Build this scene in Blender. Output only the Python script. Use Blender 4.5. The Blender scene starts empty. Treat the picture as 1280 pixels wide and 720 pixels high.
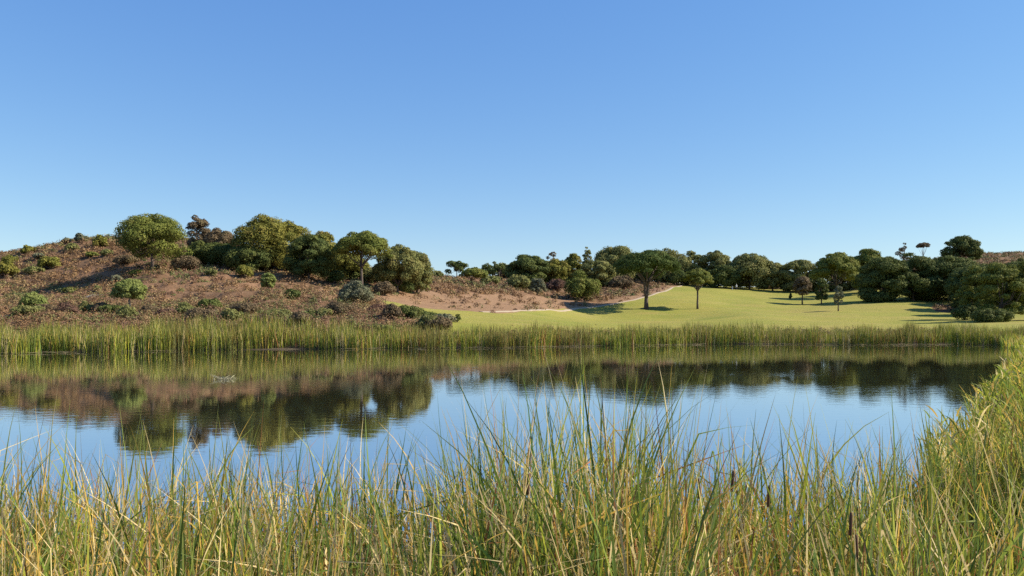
import bpy, math
import numpy as np
from mathutils import Vector

rng = np.random.default_rng(7)
F, U0, V0, CZ = 985.0, 640.0, 392.0, 3.0          # focal length, principal point and horizon of the photo (1280 wide), eye height
scene = bpy.context.scene
col = scene.collection

# ------------------------------------------------------------------ noise
def _hash(ix, iy, s):
    h = (ix.astype(np.int64)*374761393 + iy.astype(np.int64)*668265263 + s*2147483647) & 0xffffffff
    h = ((h ^ (h >> 13))*1274126177) & 0xffffffff
    return ((h ^ (h >> 16)) & 0xffff)/65535.0
def vnoise(x, y, s=0):
    x = np.asarray(x, float); y = np.asarray(y, float)
    ix = np.floor(x); iy = np.floor(y); fx = x-ix; fy = y-iy
    fx = fx*fx*(3-2*fx); fy = fy*fy*(3-2*fy)
    a = _hash(ix, iy, s); b = _hash(ix+1, iy, s); c = _hash(ix, iy+1, s); d = _hash(ix+1, iy+1, s)
    return (a*(1-fx)+b*fx)*(1-fy)+(c*(1-fx)+d*fx)*fy
def fbm(x, y, s=0, o=3):
    v = 0; a = .5; t = 0
    for k in range(o):
        v = v+a*vnoise(x*2**k, y*2**k, s+k*17); t += a; a *= .5
    return v/t
def sstep(a, b, x):
    t = np.clip((x-a)/(b-a), 0, 1); return t*t*(3-2*t)

# ------------------------------------------------------------------ terrain
def Ysh(u): return np.interp(u, [-250, 0, 300, 640, 900, 1240, 1500], [54, 60, 66, 70.5, 78, 76, 66])
P = {  # bearing (as photo column): [(distance, height as photo row)]
 -400: [(72,398),(90,385),(115,360),(135,342),(170,350)],
 -100: [(72,398),(82,388),(100,380),(113,371),(122,355),(134,326),(165,335)],
 0:   [(72,397),(80,387),(100,379),(113,370),(122,351),(132,320),(160,328)],
 100: [(70,398),(80,389),(92,380),(104,372),(118,343),(126,326),(136,298),(160,306)],
 190: [(70,399),(82,389),(94,371),(104,350),(113,336.5),(126,318),(142,296),(165,305)],
 300: [(70,399),(78,393),(88,378),(98,362),(108,346),(118,335),(142,306),(170,318)],
 400: [(72,400),(82,390),(100,366),(118,347),(142,326),(175,336)],
 460: [(74,399),(86,387),(106,366),(126,350),(150,338),(185,342)],
 520: [(76,401),(92,388),(110,378),(130,362),(150,349),(185,345)],
 590: [(78,406),(90,396),(102,390),(116,383),(136,371),(160,358),(200,347),(250,346)],
 660: [(78,408),(92,398),(120,390),(140,382),(165,370),(190,360),(230,349),(270,346)],
 740: [(82,408),(100,403),(130,401),(152,397.5),(160,391),(172,380),(186,371),(210,360),(250,348),(290,345)],
 808: [(86,409),(120,404.5),(152,399),(160,391),(165,386),(174,377.5),(186,371),(200,366),(230,357),(260,352)],
 870: [(86,409),(120,404.5),(152,399),(160,391),(166,385),(174,378),(186,372),(200,367),(230,360),(265,356)],
 940: [(86,409),(120,401),(165,387),(200,374),(232,363),(265,359)],
 1000:[(88,409),(120,403),(160,391),(190,380),(215,371),(235,365),(265,358)],
 1060:[(88,409),(120,402),(145,393),(165,386),(190,377),(215,367),(250,355)],
 1130:[(88,409),(120,403),(145,397),(158,391),(180,377),(192,371),(215,363),(260,345),(320,330)],
 1200:[(88,409),(120,403),(145,397),(158,391),(180,377),(195,368),(220,354),(260,334),(320,318)],
 1280:[(88,408),(115,402),(140,394),(160,386),(190,370),(220,355),(260,335),(320,314)],
 1500:[(88,405),(120,398),(150,386),(190,368),(220,352),(260,335),(320,318)],
 1900:[(88,405),(120,398),(150,390),(190,370),(220,355),(260,340),(320,325)],
}
UG = np.arange(-400, 1901, 10.0); YG = np.arange(40, 901, 2.0)
knots = sorted(P); prof = []
for u in knots:
    ys = float(Ysh(u)); p = P[u]
    yy = [40, ys-8, ys, ys+3]; zz = [-1.4, -1.2, 0.0, 0.5]
    for (Y, v) in p:
        yy.append(Y); zz.append(CZ+(V0-v)/F*Y)
    yl, zl = yy[-1], zz[-1]
    yy += [yl+60, yl+140, 900]; zz += [zl*.85, min(zl*.7, 10), 5.0]
    prof.append(np.interp(YG, yy, zz))
prof = np.array(prof)
TAB = np.array([[0.0]]*1)
TAB = np.stack([np.interp(UG, knots, prof[:, j]) for j in range(len(YG))], 1)
def smooth(A, ax, n):
    k = np.ones(2*n+1)/(2*n+1)
    pad = [(0, 0), (0, 0)]; pad[ax] = (n, n)
    return np.apply_along_axis(lambda r: np.convolve(r, k, 'valid'), ax, np.pad(A, pad, mode='edge'))
for _ in range(2):
    TAB = smooth(TAB, 0, 2); TAB = smooth(TAB, 1, 1)
def far_z(x, y):
    yy = np.maximum(y, 40.0)
    fu = np.clip((U0+F*x/yy-UG[0])/10.0, 0, len(UG)-1.001); fy = np.clip((yy-YG[0])/2.0, 0, len(YG)-1.001)
    i = fu.astype(int); j = fy.astype(int); a = fu-i; b = fy-j
    return (TAB[i, j]*(1-a)+TAB[i+1, j]*a)*(1-b)+(TAB[i, j+1]*(1-a)+TAB[i+1, j+1]*a)*b
LAKE = np.array([(-60,3.6),(-8,3.8),(-2,4.0),(2.2,4.2),(4.2,6.5),(6.6,10),(10,15.5),(16.2,24),(29,43),(41.5,62),(48,76),(30,84),(0,80),(-60,76),(-66,40)], float)
def poly_sd(px, py, V):
    d = np.full(px.shape, 1e9); ins = np.zeros(px.shape, bool)
    for k in range(len(V)):
        ax, ay = V[k]; bx, by = V[(k+1) % len(V)]
        ex, ey = bx-ax, by-ay
        t = np.clip(((px-ax)*ex+(py-ay)*ey)/(ex*ex+ey*ey+1e-12), 0, 1)
        d = np.minimum(d, np.hypot(px-ax-t*ex, py-ay-t*ey))
        if abs(ey) > 1e-9:
            c = ((ay > py) != (by > py)) & (px < ex*(py-ay)/ey+ax)
            ins ^= c
    return np.where(ins, d, -d)
LAWN = np.array([(474,375),(520,384),(560,388.5),(620,390.5),(660,389),(720,384.5),(760,381),(800,374),(830,363),(850,356),(900,357),(1000,362),(1040,364),(1120,362),(1180,362),(1240,372),(1330,384),(1330,416),(548,416),(535,404),(508,394),(490,385)], float)
SOIL = np.array([(466,366),(500,358),(530,361),(570,369),(640,368),(700,373),(742,378),(780,373),(815,364),(845,354),(852,357),(830,364),(800,375),(760,382),(720,386),(660,391),(620,392),(560,390),(520,386),(474,378)], float)
ROUGH1 = np.array([(1162,383),(1215,380),(1225,390),(1205,394),(1170,391)], float)
def proj(x, y, z):
    yy = np.maximum(y, 1.0); return U0+F*x/yy, V0-(z-CZ)*F/yy
def ground(x, y, masks=False):
    x = np.asarray(x, float); y = np.asarray(y, float)
    zf = far_z(x, y)
    sd = poly_sd(x, y, LAKE)
    bank = np.where(sd > 0, -np.minimum(1.2, sd*.3), np.minimum(1.3-1.0*sstep(2.5, 7.5, y), -sd*.33))
    t = sstep(50, 58, y)
    z = bank*(1-t)+zf*t
    u, v = proj(x, y, z)
    far = sstep(60, 68, y)
    ls = poly_sd(u, v, LAWN)
    lawn = np.clip(.5+ls/5.0, 0, 1)*(y > 62)*(y < 275)
    rp = np.clip(.5+poly_sd(u, v, ROUGH1)/5, 0, 1)
    lawn = lawn*(1-.8*rp)
    ss = poly_sd(u, v, SOIL)
    soil = np.clip(.5+ss/5.0, 0, 1)*(y > 62)*(y < 275)
    rough = far*(1-lawn)*(1-.75*soil)*sstep(Ysh(u)+2, Ysh(u)+9, y)
    n = (fbm(x/7.0, y/7.0, 3, 3)-.5)*1.3+(fbm(x/2.2, y/2.2, 9, 2)-.5)*.55
    z = z+rough*n*.9
    hill = sstep(150, 220, u)*(1-sstep(370, 430, u))*sstep(72, 80, y)*(1-sstep(112, 120, y))
    ph = z+fbm(x/9.0, y/9.0, 31, 2)*1.6
    z = z+hill*.3*np.sin(2*np.pi*ph/1.7)
    z = z+(fbm(x/14, y/14, 21, 2)-.5)*.8*lawn*sstep(90, 110, y)
    if masks: return z, u, v, lawn, soil, sd
    return z
def gz(x, y): return float(ground(np.array([x]), np.array([y]))[0])
_Ym = np.arange(58, 420, .25)
def hit(u, v):
    """world point of the ground seen at photo column u, row v"""
    X = (u-U0)/F*_Ym
    z = ground(X, _Ym); pv = V0-(z-CZ)*F/_Ym
    k = np.argmax(pv <= v)
    return X[k], _Ym[k], z[k]

# ------------------------------------------------------------------ mesh / object helpers
def mesh_np(name, V, Fq, mat=None, attrs=None, smooth_=False):
    me = bpy.data.meshes.new(name)
    V = np.ascontiguousarray(V, np.float32); Fq = np.ascontiguousarray(Fq, np.int32)
    me.vertices.add(len(V)); me.vertices.foreach_set('co', V.ravel())
    n = Fq.shape[1]
    me.loops.add(Fq.size); me.loops.foreach_set('vertex_index', Fq.ravel())
    me.polygons.add(len(Fq)); me.polygons.foreach_set('loop_start', np.arange(0, Fq.size, n, dtype=np.int32))
    me.polygons.foreach_set('loop_total', np.full(len(Fq), n, np.int32))
    if smooth_: me.polygons.foreach_set('use_smooth', np.ones(len(Fq), bool))
    me.update(calc_edges=True)
    for k, a in (attrs or {}).items():
        a = np.asarray(a, np.float32)
        if a.ndim == 1:
            at = me.attributes.new(k, 'FLOAT', 'POINT'); at.data.foreach_set('value', a)
        else:
            at = me.attributes.new(k, 'FLOAT_COLOR', 'POINT')
            c = np.ones((len(V), 4), np.float32); c[:, :3] = a; at.data.foreach_set('color', c.ravel())
    if mat: me.materials.append(mat)
    return me
def obj(name, me, parent=None, loc=None):
    o = bpy.data.objects.new(name, me); col.objects.link(o)
    if parent: o.parent = parent
    if loc is not None: o.location = loc
    return o
def tag(o, label=None, cat=None, group=None, kind=None):
    if label: o['label'] = label
    if cat: o['category'] = cat
    if group: o['group'] = group
    if kind: o['kind'] = kind
    return o
def thing(name, loc, label, cat, group=None):
    o = bpy.data.objects.new(name, None); col.objects.link(o); o.location = loc
    o.empty_display_size = .3
    return tag(o, label, cat, group)
def tube(pts, radii, n=7):
    pts = np.array(pts, float); m = len(pts)
    V = []
    for k in range(m):
        d = pts[min(k+1, m-1)]-pts[max(k-1, 0)]; d /= (np.linalg.norm(d)+1e-9)
        a = np.cross(d, [0, 1, 0] if abs(d[1]) < .9 else [1, 0, 0]); a /= np.linalg.norm(a); b = np.cross(d, a)
        for i in range(n):
            t = 2*np.pi*i/n; V.append(pts[k]+radii[k]*(np.cos(t)*a+np.sin(t)*b))
    Fq = [(k*n+i, k*n+(i+1) % n, (k+1)*n+(i+1) % n, (k+1)*n+i) for k in range(m-1) for i in range(n)]
    V.append(pts[0]); V.append(pts[-1])
    for i in range(0, n):                      # end caps
        Fq.append((m*n, (i+1) % n, i, i)); Fq.append((m*n+1, (m-1)*n+i, (m-1)*n+(i+1) % n, (m-1)*n+(i+1) % n))
    return np.array(V), [f for f in Fq]
class MB:
    def __init__(s): s.V = []; s.F = []; s.n = 0
    def add(s, V, Fq):
        s.V.append(np.array(V, float)); s.F += [tuple(i+s.n for i in f) for f in Fq]; s.n += len(V)
    def tube(s, p, r, n=7): s.add(*tube(p, r, n))
    def mesh(s, name, mat, smooth_=True):
        me = bpy.data.meshes.new(name)
        me.from_pydata(np.vstack(s.V).tolist(), [], [tuple(dict.fromkeys(f)) for f in s.F])
        if smooth_: me.polygons.foreach_set('use_smooth', np.ones(len(me.polygons), bool))
        me.materials.append(mat); me.update(); return me

# ------------------------------------------------------------------ materials
def new_mat(name):
    m = bpy.data.materials.new(name); m.use_nodes = True
    nt = m.node_tree; nt.nodes.clear()
    return m, nt, nt.nodes.new('ShaderNodeOutputMaterial')
def nd(nt, t, **k):
    n = nt.nodes.new(t)
    for a, v in k.items(): setattr(n, a, v)
    return n
def noise(nt, scale, detail=4, rough=.6, vec=None):
    n = nd(nt, 'ShaderNodeTexNoise'); n.inputs['Scale'].default_value = scale
    n.inputs['Detail'].default_value = detail; n.inputs['Roughness'].default_value = rough
    if vec is not None: nt.links.new(vec, n.inputs['Vector'])
    return n.outputs['Fac']
def mixc(nt, f, a, b):
    n = nd(nt, 'ShaderNodeMix', data_type='RGBA')
    for s, v in ((0, f), (6, a), (7, b)):
        if isinstance(v, (tuple, list)): n.inputs[s].default_value = (*v, 1)
        elif isinstance(v, (int, float)): n.inputs[s].default_value = v
        else: nt.links.new(v, n.inputs[s])
    return n.outputs[2]
def ramp(nt, f, a, b):
    n = nd(nt, 'ShaderNodeMapRange', interpolation_type='SMOOTHSTEP'); nt.links.new(f, n.inputs[0])
    n.inputs[1].default_value = a; n.inputs[2].default_value = b; return n.outputs[0]
def mathn(nt, op, a, b=0.0):
    n = nd(nt, 'ShaderNodeMath', operation=op)
    for s, v in ((0, a), (1, b)):
        if isinstance(v, (int, float)): n.inputs[s].default_value = v
        else: nt.links.new(v, n.inputs[s])
    return n.outputs[0]
def attr(nt, name, out='Fac'):
    n = nd(nt, 'ShaderNodeAttribute'); n.attribute_name = name; return n.outputs[out]
def leaf_out(nt, out, c, trans, rough=.75, spec=.08):
    p = nd(nt, 'ShaderNodeBsdfPrincipled'); nt.links.new(c, p.inputs['Base Color'])
    p.inputs['Roughness'].default_value = rough; p.inputs['Specular IOR Level'].default_value = spec
    t = nd(nt, 'ShaderNodeBsdfTranslucent'); nt.links.new(c, t.inputs['Color'])
    m = nd(nt, 'ShaderNodeMixShader'); m.inputs[0].default_value = trans
    nt.links.new(p.outputs[0], m.inputs[1]); nt.links.new(t.outputs[0], m.inputs[2]); nt.links.new(m.outputs[0], out.inputs[0])
def foliage(name, a, b, c, trans=.22):
    """a, b: the two leaf colours; c: the colour of drier sprigs"""
    m, nt, out = new_mat(name)
    g = nd(nt, 'ShaderNodeNewGeometry').outputs['Position']
    x = mixc(nt, attr(nt, 'tint'), a, b)
    x = mixc(nt, mathn(nt, 'MULTIPLY', ramp(nt, noise(nt, .55, 3, .6, g), .5, .72), .55), x, c)
    leaf_out(nt, out, x, trans); return m
def plain(name, c, rough=.7, var=.25, scale=6, bump=0.0):
    m, nt, out = new_mat(name)
    p = nd(nt, 'ShaderNodeBsdfPrincipled')
    tc = nd(nt, 'ShaderNodeTexCoord').outputs['Object']
    n = noise(nt, scale, 5, .6, tc)
    x = mixc(nt, n, tuple(v*(1-var) for v in c), tuple(min(1, v*(1+var)) for v in c))
    nt.links.new(x, p.inputs['Base Color']); p.inputs['Roughness'].default_value = rough
    if bump:
        b = nd(nt, 'ShaderNodeBump'); b.inputs['Distance'].default_value = bump; nt.links.new(n, b.inputs['Height']); nt.links.new(b.outputs[0], p.inputs['Normal'])
    nt.links.new(p.outputs[0], out.inputs[0]); return m
FOL = {
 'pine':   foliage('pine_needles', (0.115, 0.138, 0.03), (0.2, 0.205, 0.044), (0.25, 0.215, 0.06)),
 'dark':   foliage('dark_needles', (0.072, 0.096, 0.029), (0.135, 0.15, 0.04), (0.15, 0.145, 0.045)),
 'olive':  foliage('olive_leaves', (0.1437, 0.1552, 0.0517), (0.2415, 0.23, 0.0747), (0.276, 0.2185, 0.0805)),
 'yellow': foliage('yellowing_leaves', (0.138, 0.1437, 0.0299), (0.2415, 0.2185, 0.046), (0.2875, 0.1955, 0.0575)),
 'brown':  foliage('brown_leaves', (.13,.095,.055), (.19,.135,.075), (.17,.15,.06)),
 'red':    foliage('reddish_leaves', (.12,.07,.05), (.17,.095,.065), (.11,.09,.05)),
 'umbrella': foliage('umbrella_pine_needles', (.045,.075,.020), (.09,.115,.026), (.12,.12,.03)),
 'grey':   foliage('grey_green_leaves', (0.132, 0.143, 0.0825), (0.209, 0.2035, 0.121), (0.242, 0.198, 0.11)),
 'lime':   foliage('fresh_leaves', (0.155, 0.19, 0.05), (0.245, 0.26, 0.075), (0.28, 0.25, 0.085)),
}
BARK = plain('pine_bark', (.10,.072,.055), .9, .4, 5, .03)
PALEBARK = plain('pale_bark', (.24,.19,.15), .9, .3, 5, .02)

# ground
m, nt, out = new_mat('ground'); GROUND = m
g = nd(nt, 'ShaderNodeNewGeometry').outputs['Position']
n1 = noise(nt, .09, 4, .6, g); n2 = noise(nt, .6, 5, .65, g); n3 = noise(nt, 3.0, 4, .7, g)
mp = nd(nt, 'ShaderNodeMapping'); nt.links.new(g, mp.inputs[0]); mp.inputs['Scale'].default_value = (.05, .3, 0)
nstreak = noise(nt, 1.0, 4, .6, mp.outputs[0])
lawnc = mixc(nt, ramp(nt, n1, .3, .7), (.26,.228,.048), (.195,.205,.035))
lawnc = mixc(nt, mathn(nt, 'MULTIPLY', ramp(nt, nstreak, .45, .7), .6), lawnc, (.30,.245,.075))
lawnc = mixc(nt, mathn(nt, 'MULTIPLY', ramp(nt, n2, .5, .72), .5), lawnc, (.17,.19,.036))
lawnc = mixc(nt, mathn(nt, 'MULTIPLY', ramp(nt, noise(nt, .045, 5, .7, g), .5, .62), .55), lawnc, (.32,.235,.072))
lawnc = mixc(nt, mathn(nt, 'MULTIPLY', ramp(nt, n3, .5, .8), .25), lawnc, (.16,.16,.04))
soilc = mixc(nt, ramp(nt, n2, .3, .7), (.275,.165,.092), (.215,.122,.068))
soilc = mixc(nt, mathn(nt, 'MULTIPLY', ramp(nt, n3, .45, .7), .45), soilc, (.20,.145,.075))
scrub = mixc(nt, ramp(nt, n2, .35, .65), (.125,.07,.037), (.185,.108,.058))
scrub = mixc(nt, mathn(nt, 'MULTIPLY', ramp(nt, n1, .45, .6), .5), scrub, (.245,.135,.075))
scrub = mixc(nt, mathn(nt, 'MULTIPLY', ramp(nt, n3, .5, .7), .5), scrub, (.085,.06,.042))
jig = mathn(nt, 'MULTIPLY', mathn(nt, 'SUBTRACT', n2, .5), .7)
ls = ramp(nt, mathn(nt, 'ADD', attr(nt, 'lawn'), jig), .4, .6); ss = ramp(nt, mathn(nt, 'ADD', attr(nt, 'soil'), jig), .35, .65)
c = mixc(nt, ss, scrub, soilc); c = mixc(nt, ls, c, lawnc)
c = mixc(nt, attr(nt, 'wet'), c, (.055,.045,.03))
p = nd(nt, 'ShaderNodeBsdfPrincipled'); nt.links.new(c, p.inputs['Base Color']); p.inputs['Roughness'].default_value = .95
p.inputs['Specular IOR Level'].default_value = .1
b = nd(nt, 'ShaderNodeBump'); b.inputs['Distance'].default_value = .25; b.inputs['Strength'].default_value = .6
nt.links.new(n3, b.inputs['Height']); nt.links.new(b.outputs[0], p.inputs['Normal']); nt.links.new(p.outputs[0], out.inputs[0])

# water
m, nt, out = new_mat('water'); WATER = m
g = nd(nt, 'ShaderNodeNewGeometry').outputs['Position']
def wn(sx, sy, sc, rot=0, det=3):
    mp = nd(nt, 'ShaderNodeMapping'); nt.links.new(g, mp.inputs[0]); mp.inputs['Scale'].default_value = (sx, sy, 1); mp.inputs['Rotation'].default_value = (0, 0, rot)
    return noise(nt, sc, det, .5, mp.outputs[0])
calm = ramp(nt, wn(.03, .12, 1.0, .1, 2), .38, .62)
h = mathn(nt, 'ADD', mathn(nt, 'MULTIPLY', wn(.7, 1.3, 2.2, .25), .6), mathn(nt, 'MULTIPLY', wn(1, 1.6, 7.0, -.2), .16))
h = mathn(nt, 'MULTIPLY', h, mathn(nt, 'ADD', mathn(nt, 'MULTIPLY', calm, .8), .35))
b = nd(nt, 'ShaderNodeBump'); b.inputs['Distance'].default_value = .0045; b.inputs['Strength'].default_value = 1.0; nt.links.new(h, b.inputs['Height'])
p = nd(nt, 'ShaderNodeBsdfPrincipled'); p.inputs['Base Color'].default_value = (.05, .048, .028, 1)
p.inputs['Roughness'].default_value = .015; p.inputs['IOR'].default_value = 1.333
nt.links.new(b.outputs[0], p.inputs['Normal'])
gl = nd(nt, 'ShaderNodeBsdfGlossy'); gl.inputs['Roughness'].default_value = .015; gl.inputs['Color'].default_value = (.95, .95, .95, 1); nt.links.new(b.outputs[0], gl.inputs['Normal'])
mx = nd(nt, 'ShaderNodeMixShader'); mx.inputs[0].default_value = .7
nt.links.new(p.outputs[0], mx.inputs[1]); nt.links.new(gl.outputs[0], mx.inputs[2]); nt.links.new(mx.outputs[0], out.inputs[0])

# reeds: the pigment of every blade is stored on it
def reedmat(name, trans):
    m, nt, out = new_mat(name)
    leaf_out(nt, out, attr(nt, 'pigment', 'Color'), trans, .55, .15); return m
REED = reedmat('reed_blades', .42); REEDFAR = reedmat('far_reed_blades', .3)
SCRUB = reedmat('scrub_twigs', .15)

# ------------------------------------------------------------------ ground sheet
def axis(parts):
    a = []
    for (s, e, st) in parts: a += list(np.arange(s, e, st))
    return np.array(a+[parts[-1][1]])
xs = axis([(-1500,-400,110),(-400,-140,20),(-140,-85,2.5),(-85,150,.65),(150,200,2.5),(200,400,20),(400,1500,110)])
ys = axis([(-300,-20,40),(-20,0,2),(0,14,.5),(14,58,2),(58,135,.6),(135,275,.8),(275,400,4),(400,900,25),(900,3000,150)])
XX, YY = np.meshgrid(xs, ys)
Z, u, v, lawn, soil, sd = ground(XX.ravel(), YY.ravel(), True)
wet = np.clip(1-(Z/.5), 0, 1)
nx, ny = len(xs), len(ys)
I = (np.arange(ny-1)[:, None]*nx+np.arange(nx-1)[None, :]).ravel()
# partly bare patches on the hillside
bare = sstep(180,215,u)*(1-sstep(340,365,u))*sstep(335,342,v)*(1-sstep(372,382,v))*.42
bare = np.maximum(bare, sstep(395,403,u)*(1-sstep(425,432,u))*sstep(356,360,v)*(1-sstep(370,375,v))*.9)
bare = np.maximum(bare, (u > 120)*(u < 200)*sstep(366,372,v)*(1-sstep(384,390,v))*.45)
bare = bare*(YY.ravel() < 125)*(YY.ravel() > 66)
soil = np.maximum(soil, bare)
me = mesh_np('ground', np.stack([XX.ravel(), YY.ravel(), Z], 1), np.stack([I, I+1, I+nx+1, I+nx], 1), GROUND, {'lawn': lawn, 'soil': soil, 'wet': wet}, True)
tag(obj('ground', me), kind='structure')
me = mesh_np('water', np.array([(-80,2,0),(75,2,0),(75,90,0),(-80,90,0)], float), np.array([(0,1,2,3)]), WATER)
tag(obj('pond_water', me), kind='structure')

# paths draped on the ground
PATHM = plain('sandy_path', (.34,.26,.17), .95, .2, 1.5)
def path(name, pts, w):
    pw = np.array([hit(*q)[:2] for q in pts])
    s = np.concatenate([[0], np.cumsum(np.hypot(*np.diff(pw, axis=0).T))])
    t = np.arange(0, s[-1], .8); px = np.interp(t, s, pw[:, 0]); py = np.interp(t, s, pw[:, 1])
    for _ in range(2):
        k = np.ones(7)/7; px[3:-3] = np.convolve(px, k, 'valid'); py[3:-3] = np.convolve(py, k, 'valid')
    dx = np.gradient(px); dy = np.gradient(py); l = np.hypot(dx, dy); nxn, nyn = -dy/l, dx/l
    V = []; M = 5
    wv = w*(.85+.3*vnoise(t*.4, t*0, 5))
    for k in range(M):
        o = (k/(M-1)-.5)*wv; X = px+nxn*o; Y = py+nyn*o
        V.append(np.stack([X, Y, ground(X, Y)+(.06 if 0 < k < M-1 else -.05)], 1))
    V = np.stack(V, 1).reshape(-1, 3); n = len(t)
    a = (np.arange(n-1)[:, None]*M+np.arange(M-1)[None]).ravel()
    tag(obj(name, mesh_np(name, V, np.stack([a, a+1, a+M+1, a+M], 1), PATHM, None, True)), kind='structure')
path('path', [(856,355.5),(838,361),(815,369),(795,375),(760,381),(720,384.8),(680,387.5),(640,389.5),(600,390)], 1.0)
path('track', [(-60,389),(0,384.5),(30,381.5),(62,378),(100,372),(130,369)], 1.7)

# ------------------------------------------------------------------ trees and shrubs
def leaf_quads(C, N, s, r):
    """square-ish leaf tufts at C facing N, size s"""
    n = len(C); N = N/np.linalg.norm(N, axis=1, keepdims=True)
    a = np.cross(N, r.normal(size=(n, 3))); a /= np.linalg.norm(a, axis=1, keepdims=True)+1e-9
    b = np.cross(N, a); s = s[:, None]
    a = a*s*r.uniform(.6, 1.25, (n, 1)); b = b*s*r.uniform(.45, .95, (n, 1))
    V = np.stack([C-a*.9-b*.35, C+a*.1-b, C+a, C-a*.15+b], 1).reshape(-1, 3)
    return V, np.arange(4*n).reshape(n, 4)
def crown_mesh(name, mat, lobes, nleaf, size, r, upw=.25, flat=None, tintamp=.35):
    """lobes: (x,y,z,rad,flatten)"""
    L = np.array(lobes); w = L[:, 3]**2; w /= w.sum()
    k = r.choice(len(L), nleaf, p=w)
    d = r.normal(size=(nleaf, 3)); d[:, 2] += upw*2; d /= np.linalg.norm(d, axis=1, keepdims=True)
    rad = L[k, 3]*r.uniform(.55, 1.0, nleaf)**.5*(1+r.normal(0, .09, nleaf))
    off = d*rad[:, None]; off[:, 2] *= L[k, 4]
    C = L[k, :3]+off
    if flat is not None:
        low = C[:, 2] < flat; C[low, 2] = flat+np.abs(r.normal(0, .12, low.sum()))
    N = d+r.normal(0, .38, (nleaf, 3)); N[:, 2] += .1
    V, Fq = leaf_quads(C, N, size*r.uniform(.6, 1.4, nleaf), r)
    lt = r.uniform(0, 1, len(L))
    tint = np.clip(.5+(lt[k]-.5)*2*tintamp+r.normal(0, .22, nleaf), 0, 1)
    return mesh_np(name, V, Fq, mat, {'tint': np.repeat(tint, 4)})
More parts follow.
